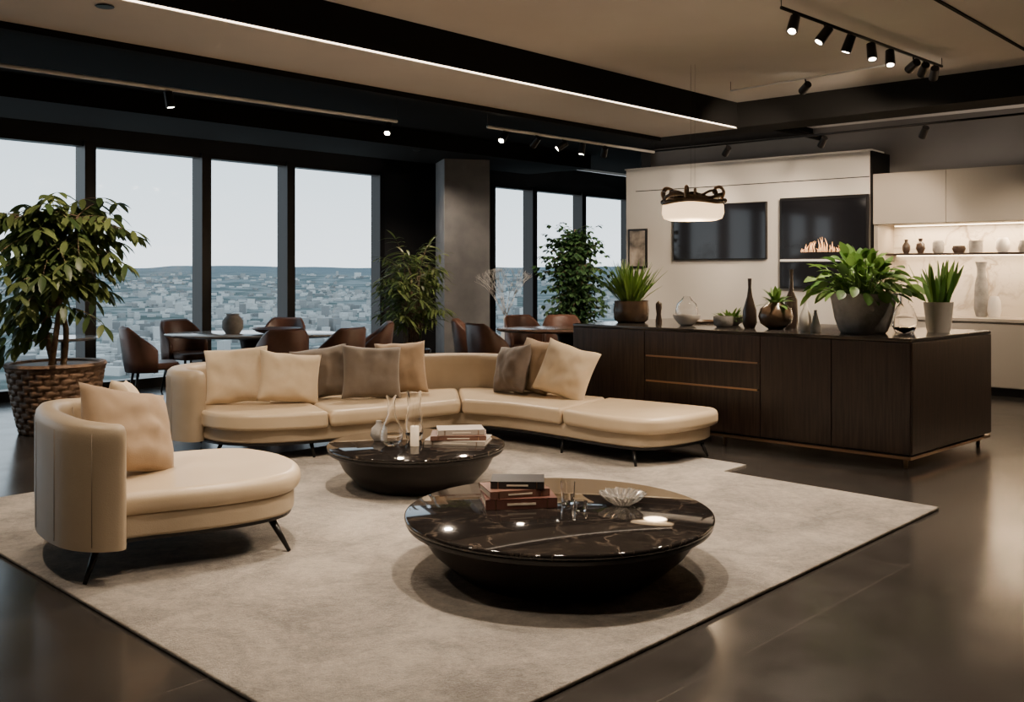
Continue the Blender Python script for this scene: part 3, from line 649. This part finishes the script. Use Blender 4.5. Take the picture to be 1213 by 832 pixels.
for k in range(3):
    a=k*2.1; pts=cr([(.06*math.cos(a),.06*math.sin(a),.55),(.10*math.cos(a+1),.10*math.sin(a+1),.95),(.06*math.cos(a+2)-.02,.08*math.sin(a+2),1.35),(.14*math.cos(a+.5),.14*math.sin(a+.5),1.72),(.2*math.cos(a),.2*math.sin(a),2.0)],4)
    tube_geo(BV,BF,pts,[.032-.02*i/len(pts) for i in range(len(pts))],8)
    for i,p in enumerate(pts):
        if p.z<1.15: continue
        for q in range(4 if p.z>1.3 else 1):
            az=random.random()*6.28; el=random.uniform(.0,.7)
            d=(math.cos(az)*math.cos(el),math.sin(az)*math.cos(el),math.sin(el)+ (.3 if p.z>1.9 else 0))
            spray(p,d,random.uniform(.35,.62),5,.20,.065,V,F,BV,BF,.9)
for k in range(12):
    spray((.0,0,.85+.05*k),(-.8,random.uniform(-.8,.5),.35),random.uniform(.3,.5),4,.19,.065,V,F,BV,BF,1.2)
spray((.1,0,1.9),(1,.0,.15),.62,6,.2,.06,V,F,BV,BF,.35); spray((.1,0,1.95),(.9,-.3,.4),.5,6,.2,.06,V,F,BV,BF,.6); spray((.1,0,1.65),(1,-.2,.2),.62,6,.2,.06,V,F,BV,BF,.6)
mesh('foliage',V,F,leafA,e,smooth=True); mesh('trunk',BV,BF,bark,e,smooth=True)
e=E('potted_palm',(-1.32,12.9,0))
pot(e,hollow([(.18,0),(.2,.02),(.24,.4),(.25,.45)],.02),ceramic_d,.22,.42)
V=[];F=[];BV=[];BF=[]
for k in range(66):
    a=random.random()*6.28; h=random.uniform(.3,1.55); el=random.uniform(.7,1.35); r=random.uniform(.02,.12)
    p0=Vector((r*math.cos(a),r*math.sin(a),.4)); p1=p0+Vector((.05*math.cos(a),.05*math.sin(a),h*.75))
    tube_geo(BV,BF,[p0,p1],[.008,.005],5)
    d=(math.cos(a)*math.cos(el),math.sin(a)*math.cos(el),math.sin(el))
    spray(p1,d,random.uniform(.28,.44),6,.23,.036,V,F,BV,BF,.9,.004)
mesh('foliage',V,F,leafA,e,smooth=True); mesh('stems',BV,BF,bark,e,smooth=True)
e=E('potted_ficus_tree',(.93,14.35,0))
pot(e,hollow([(.2,0),(.22,.02),(.26,.42),(.27,.46)],.02),ceramic_d,.24,.43)
V=[];F=[];BV=[];BF=[]
tr=cr([(0,0,.42),(.03,.02,.8),(-.02,0,1.2),(.02,0,1.7),(0,0,2.1)],4); tube_geo(BV,BF,tr,[.03-.02*i/len(tr) for i in range(len(tr))],8)
for k in range(320):
    z=random.uniform(.75,2.1); az=random.random()*6.28; el=random.uniform(-.1,.9); sc=math.sin(math.pi*min(1,max(0,(z-.5)/1.95)))**.4
    p=(0,0,z-.1); spray(p,(math.cos(az)*math.cos(el),math.sin(az)*math.cos(el),math.sin(el)),random.uniform(.2,.60)*sc,5,.10,.055,V,F,BV,BF,.5,.004)
mesh('foliage',V,F,leafB,e,smooth=True); mesh('trunk',BV,BF,bark,e,smooth=True)
e=E('branch_vase',(-.04,14.15,0)); lathe('vase_body',hollow([(.1,0),(.16,.1),(.17,.4),(.08,.7),(.09,.8)],.01),ceramic_w,e)
BV=[];BF=[]
def branch(p,d,L,r,dep):
    q=p+d*L; tube_geo(BV,BF,[p,(p+q)/2+Vector((random.uniform(-.02,.02),0,0)),q],[r,r*.85,r*.7],5)
    if dep:
        for _ in range(3):
            nd=(d+Vector((random.uniform(-.6,.6),random.uniform(-.35,.35),random.uniform(-.2,.3)))).normalized(); branch(q,nd,L*.60,r*.6,dep-1)
for k in range(3): branch(Vector((0,0,.3)),Vector((random.uniform(-.15,.15),random.uniform(-.15,.15),1)).normalized(),.55,.009,4)
mesh('branches',BV,BF,twig,e,smooth=True)

# ------------------------------------------------------------------ pendant
e=E('pendant_lamp',(1.76,9.45,0),R(-20))
lathe('diffuser',[(0,1.975),(.22,1.98),(.28,2.00),(.30,2.05),(.295,2.13),(.25,2.18),(0,2.19)],glow,e,segs=64,sx=1,sy=.75)
V=[];F=[]
def ring(pts,r): tube_geo(V,F,pts,r,10)
N=40
for lay,(rx,ry,z0,amp,rad) in enumerate([(.295,.22,2.165,.012,.024),(.275,.20,2.21,.022,.018),(.22,.16,2.235,.03,.013)]):
    P=[(rx*math.cos(2*math.pi*i/N)*(1+.05*math.sin(5*2*math.pi*i/N+lay)),ry*math.sin(2*math.pi*i/N)*(1+.05*math.sin(5*2*math.pi*i/N+lay)),z0+amp*math.sin(3*2*math.pi*i/N+lay*1.3)) for i in range(N+1)]
    ring(P,rad)
mesh('twisted_bronze_ring',V,F,bronzepot,e,smooth=True)
V=[];F=[]
for a0 in (2.9,3.3,.25,-.1,1.6,4.6):
    ca,sa=math.cos(a0),math.sin(a0)
    ring(cr([(.28*ca,.21*sa,2.19),(.30*ca,.22*sa,2.25),(.27*ca,.20*sa,2.30),(.22*ca,.16*sa,2.29),(.20*ca,.15*sa,2.24)],4),[.014]*17)
mesh('curled_tendrils',V,F,brass,e,smooth=True)
lathe('cap_plate',[(0,2.185),(.24,2.185),(.25,2.195),(.06,2.205),(.03,2.23),(0,2.23)],bowlmat,e,segs=48,sx=1,sy=.75)
for sg in (-1,1): tube('cable',[(sg*.02,0,2.22),(sg*.02,0,3.5)],.0012,black,e,n=6)
pl=bpy.data.lights.new('pendant_bulb','POINT'); pl.energy=40; pl.color=(1,.72,.45); pl.shadow_soft_size=.15; po=bpy.data.objects.new('pendant_bulb',pl); col.objects.link(po); po.parent=e; po.location=(0,0,1.80)

# ------------------------------------------------------------------ lights
LC=(1,.80,.60); LK=2.15
def lamp(parent,loc,target,energy,angle=70,blend=.7,c=LC,size=.05):
    l=bpy.data.lights.new('spot_bulb','SPOT'); l.energy=energy*LK; l.spot_size=R(angle); l.spot_blend=blend; l.color=c; l.shadow_soft_size=size
    o=bpy.data.objects.new('spot_bulb',l); col.objects.link(o); o.parent=parent; o.location=loc
    d=(Vector(target)-Vector(loc)); o.rotation_euler=d.to_track_quat('-Z','Y').to_euler()
def head(parent,loc,target,z_rail):
    loc=Vector(loc); d=(Vector(target)-loc).normalized()
    V=[];F=[]; tube_geo(V,F,[loc-d*.07,loc-d*.068,loc+d*.06,loc+d*.07],[.03,.038,.042,.042],14); mesh('head',V,F,black,parent,smooth=True).modifiers.new('es','EDGE_SPLIT')
    V=[];F=[]; tube_geo(V,F,[loc+d*.0705,loc+d*.073],[.028,.028],14); mesh('lens',V,F,lampm,parent)
    tube('yoke',[(loc.x,loc.y,z_rail),loc-d*.03],.008,black,parent,n=8)
    return loc+d*.09
def track(p0,p1,z,heads,railmat=black,r=.014):
    e=E('track_light'); tube('rail',[(*p0,z),(*p1,z)],r,railmat,e,n=8)
    for p in (p0,p1): tube('hanger',[(*p,z),(*p,3.5)],.003,black,e,n=6)
    for t,tg,en,ang in heads:
        q=Vector(p0).lerp(Vector(p1),t); s=head(e,(q.x,q.y,z-.09),tg,z)
        if en: lamp(e,s,tg,en,ang)
    return e
track((-5.4,6.1),(-1.24,10.45),3.1,[(.57,(-2.6,9,0),0,60),(.98,(-1.5,8.3,.4),150,75)],whitemetal,.018)
track((-.27,10.7),(1.9,13.0),3.08,[(.08,(-1.5,8.3,.4),100,70),(.25,(-1.3,12.9,1.0),130,60),(.4,(-2.9,11.4,.7),110,60),(.52,(.5,12,.7),70,60),(.66,(1.0,14.3,1.2),120,60)],whitemetal,.018)
track((1.97,7.1),(4.05,9.15),3.42,[(.06,(.9,5.6,0),180,80),(.22,(.2,7.6,.3),170,75),(.36,(2.0,8.5,.9),150,70),(.50,(3.0,7.5,.9),130,75),(.62,(3.0,7.5,.9),0,75),(.78,(3.0,13.0,2),180,60),(.86,(4.2,12.3,1.6),130,60),(.94,(4.8,12.0,1.6),60,60)])
track((2.32,10.3),(3.5,8.97),3.40,[(.5,(2.3,14,1.8),120,60)],whitemetal,.010)
track((1.9,13.3),(6.2,9.2),3.12,[(.2,(2.2,14.9,1.5),70,80),(.42,(3.4,13.6,1.5),70,80),(.62,(4.6,12.6,1.5),70,80),(.85,(5.9,11.3,1.0),70,80)])
def down(x,y,z,tx,ty,en,ang=85,size=.08):  # unseen fixtures: some make the rug's light pool, others are added fill
    e=E('pool_and_fill_downlight',(0,0,0)); 
    lathe('trim_ring',[(.035,z-.006),(.055,z-.006),(.057,z),(.035,z)],black,e,(x,y,0),segs=24); lathe('lens',[(0,z-.003),(.034,z-.003),(.034,z-.001),(0,z-.001)],lampm,e,(x,y,0),segs=20)
    lamp(e,(x,y,z-.03),(tx,ty,0),en,ang,.8,size=size)
down(.2,4.4,3.5,.3,4.9,210,95); down(-1.0,5.7,3.5,-.6,5.8,210,100)
down(1.6,5.0,3.5,1.4,5.2,150,100); down(-2.9,4.2,3.5,-1.9,5.0,85,90); down(-2.6,6.2,3.185,-2.0,6.9,130,90)
down(-.6,2.6,3.5,-.6,3.4,70,100); down(4.6,6.6,3.5,4.4,6.8,120,100); down(6.2,9.3,3.5,6.2,9.6,100,100)
down(-3.0,7.6,3.42,-4.2,9.0,190,75); down(-1.35,13.75,3.2,-.9,14.8,120,110)  # added lamps that brighten the left tree and the column
